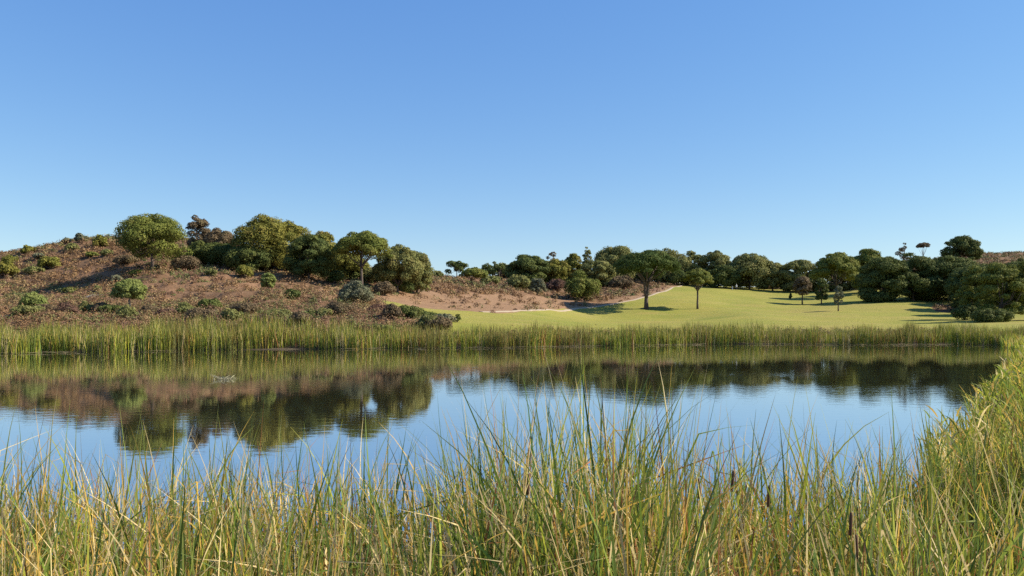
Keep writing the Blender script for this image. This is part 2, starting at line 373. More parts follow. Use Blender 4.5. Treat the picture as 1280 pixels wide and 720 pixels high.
def make_tree(name, label, cat, group, u, Y, top, wpx, kind, mat, cb=.5, seed=0, lean=0.0, dens=1.0, bark=None, asym=0.0, tk=1.0, deep=0):
    r = np.random.default_rng(1000+seed)
    X = (u-U0)/F*Y; zb = gz(X, Y)
    H = CZ+(V0-top)/F*Y-zb
    R = wpx/F*Y/2
    if H < .5: print('LOW', label, H)
    root = thing(name, (X, Y, zb), label, cat, group)
    tr = MB(); lobes = []
    Ry = R*(deep or r.uniform(.85, 1.05))
    bark = bark or BARK; flat = None
    if kind in ('stone', 'dome', 'oak', 'sparse'):
        zc = H*cb                                  # underside of the crown
        hh = H-zc
        if kind == 'stone':
            n = 46; lr = .24*R; fl = .55
        elif kind == 'dome': n = 40; lr = .25*R; fl = .62
        elif kind == 'sparse': n = 11; lr = .26*R; fl = .7
        else: n = 36; lr = .27*R; fl = .8
        lr = min(lr, hh*.5) if kind == 'stone' else lr
        if deep: n = int(n*1.6)
        ph1, ph2 = r.uniform(0, 6.28, 2)
        for k in range(n):
            a = 2.39996*k+r.uniform(-.5, .5)
            q = math.sqrt((k+.5)/n)*(1+r.uniform(-.08, .08))
            rr = lr*r.choice([.6, .85, 1.1, 1.4])*r.uniform(.85, 1.15); wv = 1+.22*math.sin(2*a+ph1)+.13*math.sin(5*a+ph2)
            rim = math.sqrt(max(0, 1-min(q, .99)**2))
            q2 = q*max(R-rr*.8, .1)/R*(1-.16+.16*wv)
            if kind in ('stone',):
                z = zc+rr*fl*.6+(hh-rr*fl*1.5)*rim*r.uniform(.7, 1.0)
                if k == 3: z = zc+hh-rr*fl*.95
            elif kind == 'sparse':
                z = zc+(hh-rr*fl)*r.uniform(.1, 1)*(.4+.6*rim)
            else:
                lo = zc+rr*fl*.8; hi = zc+hh*.34+(hh*.66-rr*fl)*rim*r.uniform(.78, 1.0)
                z = hi if k % 3 else r.uniform(lo, max(hi, lo+.01))
                if k % 3 == 0: q2 *= r.uniform(.8, 1.05)
            lobes.append((R*q2*math.cos(a), Ry*q2*math.sin(a), z, rr, fl))
        if kind in ('dome', 'oak'):                # lower skirt
            for k in range(20):
                a = k*2.39996+r.uniform(-.2, .2); rr = lr*r.uniform(.7, 1.15); g_ = r.uniform(.05, .5); q2 = .72+.26*min(1, g_*2.4)
                lobes.append(((R-rr)*q2*math.cos(a), (Ry-rr)*q2*math.sin(a), zc+rr*fl*.5+hh*g_, rr, fl))
        if kind == 'stone': flat = zc
        tl = lean*H
        t0 = max(.10, H*.024)*tk
        fork = zc*.72 if kind == 'stone' else zc*.9+.15*H
        pts = [(0, 0, -.3), (tl*.1, .02*H, fork*.35), (tl*.45, -.01*H, fork*.7), (tl, 0, fork)]
        if asym:                                   # forked trunk
            fk = np.array([tl*.6, 0, fork*.62])
            for sx_ in (-1, 1): tr.tube([fk*.8, fk+np.array([sx_*.25, 0, fork*.12]), (tl+sx_*.55*asym*10, sx_*.3, fork+.25*hh), (sx_*.3*R, sx_*.2*R, zc+.3*hh)], [t0*.8, t0*.72, t0*.5, t0*.2], 7)
            pts = [(0, 0, -.3), (tl*.1, .02*H, fork*.3), fk, fk+np.array([0, 0, .2])]
        tr.tube(pts, [t0*1.35, t0, t0*.88, t0*.8], 8)
        idx = r.choice(len(lobes), min(11, len(lobes)), replace=False)
        for i in idx:
            L = lobes[i]; e = np.array(L[:3]); s = np.array([tl, 0, fork-.05])
            mid = s*.45+e*.55+np.array([0, 0, -.08*hh])+r.normal(0, .04*R, 3)
            tr.tube([s, s*.8+mid*.2+np.array([0, 0, .06*hh]), mid, e], [t0*.5, t0*.42, t0*.28, t0*.1], 5)
    else:                                          # shrub: many stems from the ground
        n = 22; lr = .36*R
        hh = H
        for k in range(n):
            a = 2.39996*k+r.uniform(-.4, .4); q = math.sqrt((k+.5)/n); rr = min(lr, H*.42)*r.uniform(.7, 1.25)
            rim = math.sqrt(max(0, 1-min(q, .99)**2))
            z = rr*.5+(H-rr*1.45)*rim*r.uniform(.55, 1.05) if k % 3 else r.uniform(.25, .6)*H*.8
            lobes.append(((R-rr*.8)*q*math.cos(a), (Ry-rr*.8)*q*math.sin(a), max(z, rr*.35), rr, .9))
        for k in range(6):
            L = lobes[k*3]
            tr.tube([(L[0]*.1, L[1]*.1, -.2), (L[0]*.5, L[1]*.5, L[2]*.5), L[:3]], [.05+.012*H, .03+.008*H, .015], 5)
    obj('trunk' if kind != 'bush' else 'stem', tr.mesh('trunk', bark), root)
    pxm = F/Y                                      # a leaf tuft about 1.6 px across at the photo's size
    size = np.clip(.95/pxm, .05, .27)
    area = sum(4*math.pi*L[3]**2 for L in lobes)
    nleaf = int(np.clip(dens*.62*area/(size*size), 350, 34000))
    if kind == 'sparse': nleaf = int(nleaf*.7)
    fm = crown_mesh('crown', FOL[mat], lobes, nleaf, size, r, flat=flat)
    obj('crown' if kind != 'bush' else 'foliage', fm, root)
    return root

HG = 'trees on the left hill'; MG = 'trees at the back of the fairway'; RG = 'pines on the right of the fairway'; BG = 'bushes on the left hillside'; WG = 'bushes at the edge of the sandy slope'; KG = 'low bushes behind the far reeds'
T = [
 # left hill
 ('stone_pine','broad round-headed pine standing alone on the left hill, casting a long dark shadow','tree',HG,190,113,265,90,'dome','pine',dict(deep=1.25,cb=0.22)),
 ('small_tree','thin brownish tree just right of the lone round pine on the hilltop','tree',HG,248,128,267,32,'oak','brown',dict(cb=0.08)),
 ('small_tree','low brown-leaved tree on the skyline between the thin tree and the big oak','tree',HG,274,126,284,44,'oak','brown',dict(cb=0)),
 ('oak_tree','tallest yellow-green oak in the hill grove with orange patches in its crown','tree',HG,330,118,266,84,'oak','yellow',dict(cb=0.02)),
 ('oak_tree','olive oak shoulder to shoulder with the tallest oak, on its right side','tree',HG,362,122,275,60,'oak','yellow',dict(cb=0.02)),
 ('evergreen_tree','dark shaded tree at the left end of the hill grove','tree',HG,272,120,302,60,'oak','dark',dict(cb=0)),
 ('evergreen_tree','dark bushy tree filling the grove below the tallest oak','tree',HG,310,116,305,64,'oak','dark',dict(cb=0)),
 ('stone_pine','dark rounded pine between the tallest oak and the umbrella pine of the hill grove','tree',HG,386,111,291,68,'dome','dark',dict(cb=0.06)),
 ('small_tree','yellowish tree peeping over the dark rounded pine on the hill','tree',HG,402,122,287,44,'oak','yellow',dict(cb=0.05)),
 ('umbrella_pine','flat-topped umbrella pine with bare trunk at the right of the hill grove','tree',HG,452,110,288,76,'stone','pine',dict(cb=.5)),
 ('oak_tree','olive green tree behind the trunk of the hill umbrella pine','tree',HG,432,120,312,60,'oak','yellow',dict(cb=0)),
 ('olive_tree','grey-olive tree closing the right end of the hill grove','tree',HG,497,116,304,66,'oak','olive',dict(cb=0)),
 ('olive_tree','small pale olive tree leaning out beyond the right end of the hill grove','tree',HG,521,122,310,44,'oak','olive',dict(cb=0)),
 # bushes of the left hill
 ('small_tree','round-topped light green small tree on a pale stem just behind the left reeds','tree',BG,162,80,347,42,'oak','lime',dict(cb=.34,bark='pale')),
 ('bush','bright green bush beside the pale track at far left','bush',BG,43,79,363,36,'bush','lime',{}),
 ('small_tree','small egg-shaped bright green tree on the bare terraces below the hill grove','tree',BG,335,97,340,21,'oak','lime',dict(cb=.18)),
 ('bush','dark bush right of the small egg-shaped tree','bush',BG,365,91,360,22,'bush','dark',{}),
 ('bush','yellow-green bush on the edge of the terrace, left under the hill grove','bush',BG,305,108,328,22,'bush','yellow',{}),
 ('bush','big pale grey-green bush below the hill umbrella pine','bush',BG,443,93,347,46,'bush','grey',{}),
 ('bush','yellow-green bush cut by the left edge of the picture','bush',BG,8,123,323,30,'bush','yellow',{}),
 ('bush','wide yellow-green bush on the left hillside above the pale track','bush',BG,62,125,318,28,'bush','yellow',{}),
 ('bush','olive bush touching the lower left of the wide yellow-green hillside bush','bush',BG,42,123,332,26,'bush','olive',{}),
 ('bush','green bush near the hilltop with two small bushes behind it','bush',BG,90,131,303,18,'bush','olive',{}),
 ('bush','small round grey bush on the very skyline of the left hill','bush',BG,101,136,290,16,'bush','grey',{}),
 ('bush','tiny bush on the skyline left of the round grey one','bush',BG,83,136,296,11,'bush','grey',{}),
 ('bush','yellowish bush high on the hill, left of the lone round pine','bush',BG,125,133,292,20,'bush','yellow',{}),
 ('bush','small olive bush below the yellowish bush beside the lone round pine','bush',BG,133,127,310,16,'bush','olive',{}),
 ('bush','dull brown-green bush at the foot of the lone round pine, on its right','bush',BG,232,114,318,36,'bush','brown',{}),
 ('bush','low brown bush to the left of the lone round pine trunk','bush',BG,158,120,318,30,'bush','brown',{}),
 ('bush','dark bush at the foot of the hill grove, left of the umbrella pine trunk','bush',BG,420,113,335,24,'bush','dark',{}),
 ('bush','brownish bush at the foot of the olive tree ending the grove','bush',BG,480,108,348,30,'bush','brown',{}),
 # low bushes behind the far reeds
 ('bush','low dark bramble behind the reeds, nearest the big pale grey-green bush','bush',KG,506,84,384,34,'bush','grey',{}),
 ('bush','low dark bramble behind the reeds, second towards the fairway','bush',KG,531,81,388,36,'bush','dark',{}),
 ('bush','low dark bramble behind the reeds, third towards the fairway','bush',KG,553,79,391,34,'bush','grey',{}),
 ('bush','slim pointed shrub standing above the reeds at the tip of the lawn','bush',KG,572,80,391,9,'bush','dark',{}),
 ('bush','brown heathery bush behind the reeds, left of the dark brambles','bush',KG,474,84,379,32,'bush','red',{}),
 ('bush','dark olive bush behind the reeds, right of the light green small tree','bush',KG,236,76,382,34,'bush','olive',{}),
 # middle
 ('small_pine','sparse dark pine on the low saddle right of the left hill','tree',MG,571,190,324,32,'sparse','dark',dict(cb=.3,dens=1.7)),
 ('small_pine','small leaning umbrella pine on the saddle, with a bare dark trunk','tree',MG,592,160,334,36,'stone','pine',dict(cb=.5,lean=-.12)),
 ('bush','small bush on the saddle just beside the end of the hill grove','bush',MG,547,170,337,16,'bush','olive',{}),
 ('small_pine','open-crowned pine at the left end of the wood behind the sandy slope','tree',MG,624,222,321,30,'sparse','dark',dict(cb=.25,dens=1.7)),
 ('stone_pine','dark dome-shaped pine above the twin bushes on the sandy slope','tree',MG,660,212,317,59,'dome','dark',dict(cb=0)),
 ('small_tree','bare-looking thin tree rising over the dark dome-shaped pine','tree',MG,690,226,313,22,'sparse','brown',dict(cb=.3)),
 ('oak_tree','yellowish tree between the dark dome-shaped pine and the orange-tinged tree','tree',MG,694,214,322,43,'oak','yellow',dict(cb=0)),
 ('small_tree','orange-tinged tree above the round dark bush of the sandy slope','tree',MG,717,222,315,26,'oak','yellow',dict(cb=.1)),
 ('small_tree','slender tree poking above the wood, right of the orange-tinged tree','tree',MG,734,236,308,14,'oak','olive',dict(cb=.2)),
 ('oak_tree','broad pale olive tree, highest at the centre of the skyline','tree',MG,769,240,305,62,'oak','olive',dict(cb=0)),
 ('stone_pine','green pine in front of the highest central tree, left of the big umbrella pine','tree',MG,746,214,323,50,'dome','olive',dict(cb=0)),
 ('bush','left of the twin grey-green bushes on the sandy slope','bush',WG,648,176,341,34,'bush','olive',{}),
 ('bush','right of the twin grey-green bushes on the sandy slope','bush',WG,672,177,343,24,'bush','grey',{}),
 ('bush','large round dark bush where the sandy slope meets the fairway path','bush',WG,727,176,336,47,'bush','pine',{}),
 ('bush','olive-brown bush left of the twin bushes, low on the saddle','bush',WG,612,182,343,26,'bush','olive',{}),
 ('bush','purplish brown bush between the twin bushes and the round dark bush','bush',WG,694,190,345,28,'bush','red',{}),
 ('bush','dull brown bush on the slope behind the big umbrella pine trunk','bush',WG,775,212,343,36,'bush','brown',{}),
 ('umbrella_pine','large umbrella pine with a forked trunk alone on the fairway','tree',None,808,165,312,90,'stone','umbrella',dict(cb=.54,asym=.1,tk=1.4,deep=1.3)),
 ('umbrella_pine','smaller slim-trunked umbrella pine to the right of the large one','tree',None,872,166,335,40,'stone','pine',dict(cb=.58)),
 ('oak_tree','olive tree on the skyline behind the large umbrella pine','tree',MG,830,252,309,75,'oak','olive',dict(cb=0)),
 ('stone_pine','rounded pine behind the smaller umbrella pine, left one of two','tree',MG,866,250,312,39,'dome','olive',dict(cb=0)),
 ('stone_pine','rounded pine behind the smaller umbrella pine, right one of two','tree',MG,894,246,310,46,'dome','olive',dict(cb=0)),
 ('evergreen_tree','dark shaded tree at the top of the fairway, behind the golfer','tree',MG,905,238,330,44,'oak','dark',dict(cb=.05)),
 ('oak_tree','two-tone olive tree right of the golfer at the top of the fairway','tree',MG,937,240,313,59,'oak','olive',dict(cb=0)),
 ('evergreen_tree','low tree filling the dip in the skyline right of the golfer','tree',MG,966,238,325,41,'oak','olive',dict(cb=0)),
 ('stone_pine','soft brown-green pine left of the row of right-hand pines','tree',MG,999,234,321,55,'dome','olive',dict(cb=0)),
 ('small_tree','reddish brown small tree with a dark stem on the fairway edge','tree',None,1003,186,345,24,'oak','brown',dict(cb=.32)),
 ('small_tree','dark narrow small tree between the reddish tree and the pines','tree',None,1027,186,346,18,'oak','dark',dict(cb=.12)),
 ('sapling','thin blue-green sapling at the tip of the pine shadow','tree',None,1048,160,356,13,'oak','grey',dict(cb=.25)),
 ('bush','tiny upright dark shrub alone on the grass left of the reddish tree','bush',None,988,200,366,4,'bush','dark',{}),
 # right
 ('stone_pine','first of the big right-hand pines, its bare trunks showing sunlit grass behind','tree',RG,1046,202,315,62,'stone','pine',dict(cb=.36)),
 ('stone_pine','taller pine whose top rises just right of the first big pine','tree',RG,1086,212,309,48,'dome','pine',dict(cb=0.05)),
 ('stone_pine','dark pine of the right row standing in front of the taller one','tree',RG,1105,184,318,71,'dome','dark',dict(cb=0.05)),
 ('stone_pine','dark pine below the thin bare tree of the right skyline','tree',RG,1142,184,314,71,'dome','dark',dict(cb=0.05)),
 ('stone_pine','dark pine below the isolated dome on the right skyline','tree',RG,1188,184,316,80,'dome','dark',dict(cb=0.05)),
 ('stone_pine','pine filling the gap behind the first big right-hand pine','tree',RG,1062,230,323,66,'dome','olive',dict(cb=.0)),
 ('small_tree','thin bare-topped tree rising out of the right-hand pines','tree',RG,1130,222,299,22,'sparse','brown',dict(cb=.45)),
 ('umbrella_pine','tiny flat umbrella pine on the skyline beside the thin bare tree','tree',RG,1154,240,303,16,'stone','brown',dict(tk=.35,cb=.84)),
 ('stone_pine','isolated dome-shaped pine highest on the right skyline','tree',RG,1202,262,293,50,'dome','dark',dict(cb=0.05)),
 ('stone_pine','lit green pine low at the right, in front of the dark row','tree',RG,1222,128,330,50,'dome','pine',dict(cb=0.05)),
 ('stone_pine','large near pine at the right, second from the frame edge','tree',RG,1252,118,326,64,'dome','pine',dict(cb=0.05)),
 ('stone_pine','large near pine cut by the right edge of the frame','tree',RG,1288,120,322,62,'dome','pine',dict(cb=0.05)),
 ('stone_pine','dark pine added for shade behind the lit green pine at the right','tree',RG,1218,172,326,70,'dome','dark',dict(cb=.02)),  # added, mostly hidden: deepens the canopy that shades the lawn
 ('stone_pine','dark pine added for shade behind the two large near pines','tree',RG,1262,168,323,76,'dome','dark',dict(cb=.02)),  # added, mostly hidden: lengthens the pine shade on the grass
 ('stone_pine','dark pine added behind the lit green pine to shade the lawn on its left','tree',RG,1214,160,329,62,'dome','dark',dict(cb=.02)),  # added to throw shade across the right end of the fairway
 ('stone_pine','dark pine added for shade between the lit green pine and the large near pines','tree',RG,1232,147,330,60,'dome','dark',dict(cb=.02)),  # added, partly hidden, for its shadow on the lawn
 ('bush','low dark shrub added for the shade at the foot of the right-hand pines, beside the large near pines','bush',RG,1240,112,384,50,'bush','dark',{}),  # added dark foliage standing in for shade below the near pines
 ('bush','low dark shrub added for the shade at the foot of the right-hand pines, left of the dead branches','bush',RG,1098,183,362,44,'bush','dark',{}),  # added: dark leaves in place of the shade under the crowns
 ('bush','dark low thicket added for the shade under the right-hand pines','bush',RG,1160,187,352,60,'bush','dark',{}),  # added to darken the lit gap under the pine row
 ('bush','dark low thicket added for the shade below the lit green pine at the right','bush',RG,1206,126,376,34,'bush','dark',{}),  # added dark bush where only shade lies beneath the pine
 ('stone_pine','pine just beyond the right edge of the frame','tree',RG,1340,170,318,80,'dome','pine',dict(cb=.15)),
]
for i, (nm, lb, ct, gp, u_, Y_, top, w, kd, mt, op) in enumerate(T):
    op = dict(op)
    if op.get('bark') == 'pale': op['bark'] = PALEBARK
    make_tree(nm, lb, ct, gp, u_, Y_, top, w, kd, mt, seed=i, **op)

ur = np.random.default_rng(44)
for k in range(26):
    u_ = 40+k*20.5+ur.uniform(-7, 7); Y_ = ur.uniform(70, 80) if u_ < 480 else ur.uniform(74, 79)
    X_ = (u_-U0)/F*Y_; b_ = V0-(gz(X_, Y_)-CZ)*F/Y_
    make_tree('bush', 'low scrubby bush in the dark thicket just behind the far reeds', 'bush', 'thicket just behind the far reeds', u_, Y_, b_-ur.uniform(10, 20), ur.uniform(22, 40), 'bush', ['olive', 'brown', 'red', 'olive', 'brown', 'dark'][k % 6], seed=400+k)
for k in range(22):
    u_ = ur.uniform(-40, 300); Y_ = ur.uniform(100, 134)
    X_ = (u_-U0)/F*Y_; b_ = V0-(gz(X_, Y_)-CZ)*F/Y_
    make_tree('bush', 'small olive bush among the brown heath of the left hill', 'bush', 'small scattered bushes on the left hill', u_, Y_, b_-ur.uniform(6, 12), ur.uniform(10, 20), 'bush', ['olive', 'yellow', 'grey', 'pine'][k % 4], seed=300+k)
for k in range(30):                                # undergrowth closing the view between the trunks
    u_ = 612+k*13.2+ur.uniform(-5, 5); Y_ = ur.uniform(243, 262) if u_ > 745 else ur.uniform(222, 240)
    X_ = (u_-U0)/F*Y_; b_ = V0-(gz(X_, Y_)-CZ)*F/Y_
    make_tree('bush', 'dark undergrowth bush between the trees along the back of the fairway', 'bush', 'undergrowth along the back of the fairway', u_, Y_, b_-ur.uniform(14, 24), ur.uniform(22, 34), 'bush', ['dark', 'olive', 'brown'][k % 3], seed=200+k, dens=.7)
for k in range(11):
    u_ = 1030+k*25+ur.uniform(-6, 6); Y_ = ur.uniform(218, 236)
    X_ = (u_-U0)/F*Y_; b_ = V0-(gz(X_, Y_)-CZ)*F/Y_
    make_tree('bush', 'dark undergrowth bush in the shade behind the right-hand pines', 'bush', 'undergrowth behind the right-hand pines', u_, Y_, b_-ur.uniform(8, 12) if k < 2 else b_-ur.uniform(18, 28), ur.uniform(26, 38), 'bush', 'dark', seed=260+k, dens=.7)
for k in range(14):
    u_ = 256+k*20+ur.uniform(-5, 5); Y_ = ur.uniform(117, 124)
    X_ = (u_-U0)/F*Y_; b_ = V0-(gz(X_, Y_)-CZ)*F/Y_
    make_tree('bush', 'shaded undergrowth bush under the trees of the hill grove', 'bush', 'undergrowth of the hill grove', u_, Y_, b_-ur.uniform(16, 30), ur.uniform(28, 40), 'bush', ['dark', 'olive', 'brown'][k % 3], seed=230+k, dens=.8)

# ------------------------------------------------------------------ dry scrub on the slopes (ground cover)
n = 80000
Ys = np.where(rng.uniform(size=n) < .2, rng.uniform(64, 92, n), rng.uniform(64, 335, n)); us = rng.uniform(-220, 1440, n)
Xs = (us-U0)/F*Ys
z, uu, vv, lw, so, _ = ground(Xs, Ys, True)
keep = (lw < .42) & (z > .5)
dens = np.where(so > .5, .10, 1.0)*np.clip(.35+1.6*(fbm(Xs/8, Ys/8, 77, 3)-.25), .12, 1)*np.where(Ys > 270, 1, np.clip((200/Ys)**2, .3, 1))
inbare = (uu > 185) & (uu < 350) & (vv > 338) & (vv < 378); dens = np.where(inbare, dens*.8, dens)
keep &= rng.uniform(size=n) < dens
Xs, Ys, zs, us = Xs[keep], Ys[keep], z[keep], us[keep]
n = len(Xs)
per = 46
big = (rng.uniform(size=n) < .10)+(Ys < 90)*(us > 150)*(us < 500)*(rng.uniform(size=n) < .25)
rr = rng.uniform(.3, .75, n)*(1+1.1*(big > 0))*(1+.9*(rng.uniform(size=n) < .12))*np.clip(Ys/110, .7, 1.3); rr = np.minimum(rr, 1.15); hh = np.minimum(rr*rng.uniform(.65, 1.35, n), 1.0)
k = np.repeat(np.arange(n), per)
d = rng.normal(size=(n*per, 3)); d[:, 2] = np.abs(d[:, 2]); d /= np.linalg.norm(d, axis=1, keepdims=True)
q = rng.uniform(.6, 1.05, n*per)
C = np.stack([Xs[k]+d[:, 0]*rr[k]*q, Ys[k]+d[:, 1]*rr[k]*q, zs[k]-.05+d[:, 2]*hh[k]*q], 1)
V, Fq = leaf_quads(C, d+rng.normal(0, .33, d.shape), .09*np.clip(Ys[k]/95, .8, 1.8)*rng.uniform(.6, 1.3, n*per), rng)
pal = np.array([(.25,.145,.066),(.18,.105,.055),(.29,.19,.085),(.17,.15,.055),(.21,.115,.065),(.13,.145,.045)])
pn = fbm(Xs/11, Ys/11, 5, 2)
pi = np.clip((pn*8-1.4+rng.normal(0, 1.3, n)), 0, 5).astype(int)
pi = np.where((Ys < 88) & (rng.uniform(size=n) < .45), rng.choice([1, 4, 5, 3], n), pi)
cc = pal[pi][k]*rng.uniform(.86, 1.14, (n*per, 1))
tag(obj('dry_scrub', mesh_np('dry_scrub', V, Fq, SCRUB, {'pigment': np.repeat(cc, 4, 0)})), 'brown dry scrub and heather covering the slopes', 'scrub', kind='stuff')

# ------------------------------------------------------------------ reeds
def blades(base, length, phi, th0, droop, width, colb, colt, K=6, kink=None, kinkang=None, psi=None, pw=1.8, r=rng):
    n = len(length); t = np.linspace(0, 1, K+1)[None]
    th = th0[:, None]+droop[:, None]*t**pw
    if kink is not None: th = th+np.where(t > kink[:, None], kinkang[:, None], 0)
    thm = (th[:, 1:]+th[:, :-1])/2
    if kink is not None: thm = th[:, 1:]
    ds = (length/K)[:, None]
    hx = np.concatenate([np.zeros((n, 1)), np.cumsum(np.sin(thm)*ds, 1)], 1); hz = np.concatenate([np.zeros((n, 1)), np.cumsum(np.cos(thm)*ds, 1)], 1)
    wob = np.sin(t*5+r.uniform(0, 6, (n, 1)))*.012*length[:, None]
    C = np.stack([base[:, 0:1]+hx*np.cos(phi)[:, None]-wob*np.sin(phi)[:, None], base[:, 1:2]+hx*np.sin(phi)[:, None]+wob*np.cos(phi)[:, None], base[:, 2:3]+hz], 2)
    if psi is None: psi = r.uniform(0, 2*np.pi, n)
    tw = psi[:, None]+t*r.normal(0, .9, (n, 1))
    wp = width[:, None]*np.clip(np.minimum(.65+t*1.2, (1-t)*2.4+.06), 0, 1)/2
    # the blade lies across its own path
    S = np.stack([np.cos(tw), np.sin(tw), np.zeros_like(tw)], 2)
    T_ = np.gradient(C, axis=1); T_ /= np.linalg.norm(T_, axis=2, keepdims=True)+1e-9
    S = S-T_*(S*T_).sum(2, keepdims=True); S /= np.linalg.norm(S, axis=2, keepdims=True)+1e-9
    V = np.stack([C-S*wp[..., None], C+S*wp[..., None]], 2).reshape(-1, 3)
    m = 2*(K+1); b0 = (np.arange(n)*m)[:, None]+2*np.arange(K)[None]
    Fq = np.stack([b0, b0+1, b0+3, b0+2], 2).reshape(-1, 4)
    f = t[..., None]**1.6
    c = colb[:, None]*(1-f)+colt[:, None]*f
    return V, Fq, np.repeat(c, 2, 1).reshape(-1, 3)
def join(parts):
    Vs, Fs, Cs = [], [], []; n = 0
    for V, Fq, c in parts: Vs.append(V); Fs.append(Fq+n); Cs.append(c); n += len(V)
    return np.vstack(Vs), np.vstack(Fs), np.vstack(Cs)
GREEN = np.array((.14,.192,.026)); YGREEN = np.array((.29,.30,.032)); STRAW = np.array((.56,.43,.20)); GOLD = np.array((.52,.33,.07)); RUST = np.array((.29,.125,.045)); BGREEN = np.array((.085,.145,.032))
def pick(w, r=rng):
    """w: (n,6) weights -> pigment per blade"""
    pal = np.stack([GREEN, YGREEN, STRAW, GOLD, RUST, BGREEN]); w = w/w.sum(1, keepdims=True)
    k = (w.cumsum(1) < r.uniform(size=(len(w), 1))).sum(1).clip(0, 5)
    return pal[k]*r.uniform(.75, 1.55, (len(w), 1)), k
# far bank
n = 40000
u = rng.uniform(-230, 1430, n); depth = rng.uniform(0, 1, n)**1.3*4.2-1.2
Y = Ysh(u)+depth+(fbm(u/60, u*0, 4, 2)-.5)*2.0
X = (u-U0)/F*Y
keep = rng.uniform(size=n) < np.clip(.3+2.4*(fbm(u/11, depth, 8, 2)-.3), .12, 1)
u, Y, X, depth = u[keep], Y[keep], X[keep], depth[keep]; n = len(u)
zb = np.maximum(ground(X, Y), -.05)
ht = np.interp(u, [-100,0,200,400,520,640,800,1000,1200,1300], [2.15,2.15,2.1,2.0,1.8,1.85,1.9,1.75,1.75,2.0])*(.6+.62*fbm(u/20, Y*0, 14, 3))*rng.uniform(.7, 1.08, n)
w = np.tile(np.array([[3,3.0,.9,.5,.2,1.4]]), (n, 1)); g = fbm(u/35, Y*0, 66, 2)
w[:, 4] += 1.2*(g > .62); w[:, 2] += .9*(g < .4)
cb, k = pick(w); br = sstep(.45, .65, fbm(u/45, Y*0, 23, 2))[:, None]; cb = (cb*(1-.4*br)+np.array((.15,.10,.045))*.4*br)*.82; ct = cb*.6+np.array((.30,.245,.075))*.4*rng.uniform(.7, 1.2, (n, 1))
parts = [blades(np.stack([X, Y, zb], 1), ht, rng.uniform(0, 6.28, n), np.abs(rng.normal(.05, .06, n)), np.abs(rng.normal(.1, .25, n)), rng.uniform(.022, .05, n), cb, ct, K=4)]
m_ = 1300                                         # fallen stems at the water's edge
u = rng.uniform(-90, 1290, m_); Y = Ysh(u)-1.3+rng.normal(0, .35, m_); X = (u-U0)/F*Y
kk = fbm(u/30, u*0, 91, 2) > .42; u, Y, X = u[kk], Y[kk], X[kk]; m_ = len(u)
c = np.tile(np.array((.42,.34,.2)), (m_, 1))*rng.uniform(.6, 1.1, (m_, 1))
parts.append(blades(np.stack([X, Y, np.full(m_, .03)], 1), rng.uniform(.5, 1.6, m_), rng.choice([0, 3.14], m_)+rng.normal(0, .25, m_), np.full(m_, 1.5), np.zeros(m_), rng.uniform(.03, .06, m_), c, c, K=3, psi=np.full(m_, 1.57)))
V, Fq, c = join(parts)
tag(obj('reeds', mesh_np('reeds', V, Fq, REEDFAR, {'pigment': c})), 'band of green and straw reeds along the far bank', 'reeds', kind='stuff')
# right bank
n = 17500
s = rng.uniform(0, 1, n)**1.5
Y = 8.5+s*68; edge = np.interp(Y, [4.2,6.5,10,15.5,24,43,62,76], [2.2,4.2,6.6,10,16.2,29,41.5,48])
X = edge-np.interp(Y, [8,14,24,76], [1.2,1.3,1.8,1.0])+rng.uniform(0, 1, n)**1.2*np.interp(Y, [8,20,76], [6.5,8,8])+(fbm(Y/3, Y*0, 3, 2)-.5)*1.5
zb = np.maximum(ground(X, Y), -.1)
ht = (np.interp(Y, [8,14,22,30,76], [2.05,1.95,1.8,1.7,1.5]))*rng.uniform(.6, 1.12, n)*(.55+.85*fbm(X/1.6, Y/2.2, 3, 2))*(.55+.45*sstep(-2.2, 1.4, X-edge))
w = np.tile(np.array([[2.0,5.0,.9,1.0,.25,.6]]), (n, 1)); g = fbm(X/1.8, Y/1.8, 12, 2); w[:, 3] += 2*(g > .6); w[:, 2] += 1.5*(g > .55); w[:, 5] += 4*(g < .42); w[:, 0] += 3*(g < .42)
cb, k = pick(w); ct = cb*.75+np.array((.42,.36,.07))*.25
wd = np.clip(.0018*Y, .018, .055)*rng.uniform(.6, 1.5, n)
parts = [blades(np.stack([X, Y, zb], 1), ht, rng.uniform(0, 6.28, n), np.abs(rng.normal(.06, .07, n)), np.abs(rng.normal(.2, .45, n)), wd, cb, ct, K=5)]
sel = rng.choice(np.where(Y < 34)[0], 7000); m_ = len(sel)   # side leaves of the taller canes
f = rng.uniform(.4, .95, m_)
parts.append(blades(np.stack([X[sel], Y[sel], zb[sel]+ht[sel]*f], 1), rng.uniform(.25, .5, m_), rng.uniform(0, 6.28, m_), rng.uniform(.3, .8, m_), rng.uniform(.3, 1.5, m_), np.clip(.0022*Y[sel], .018, .05), cb[sel]*1.05, ct[sel], K=4))
V, Fq, c = join(parts)
tag(obj('reeds', mesh_np('reeds', V, Fq, REED, {'pigment': c})), 'tall yellow-green reeds lining the right bank of the pond', 'reeds', kind='stuff')
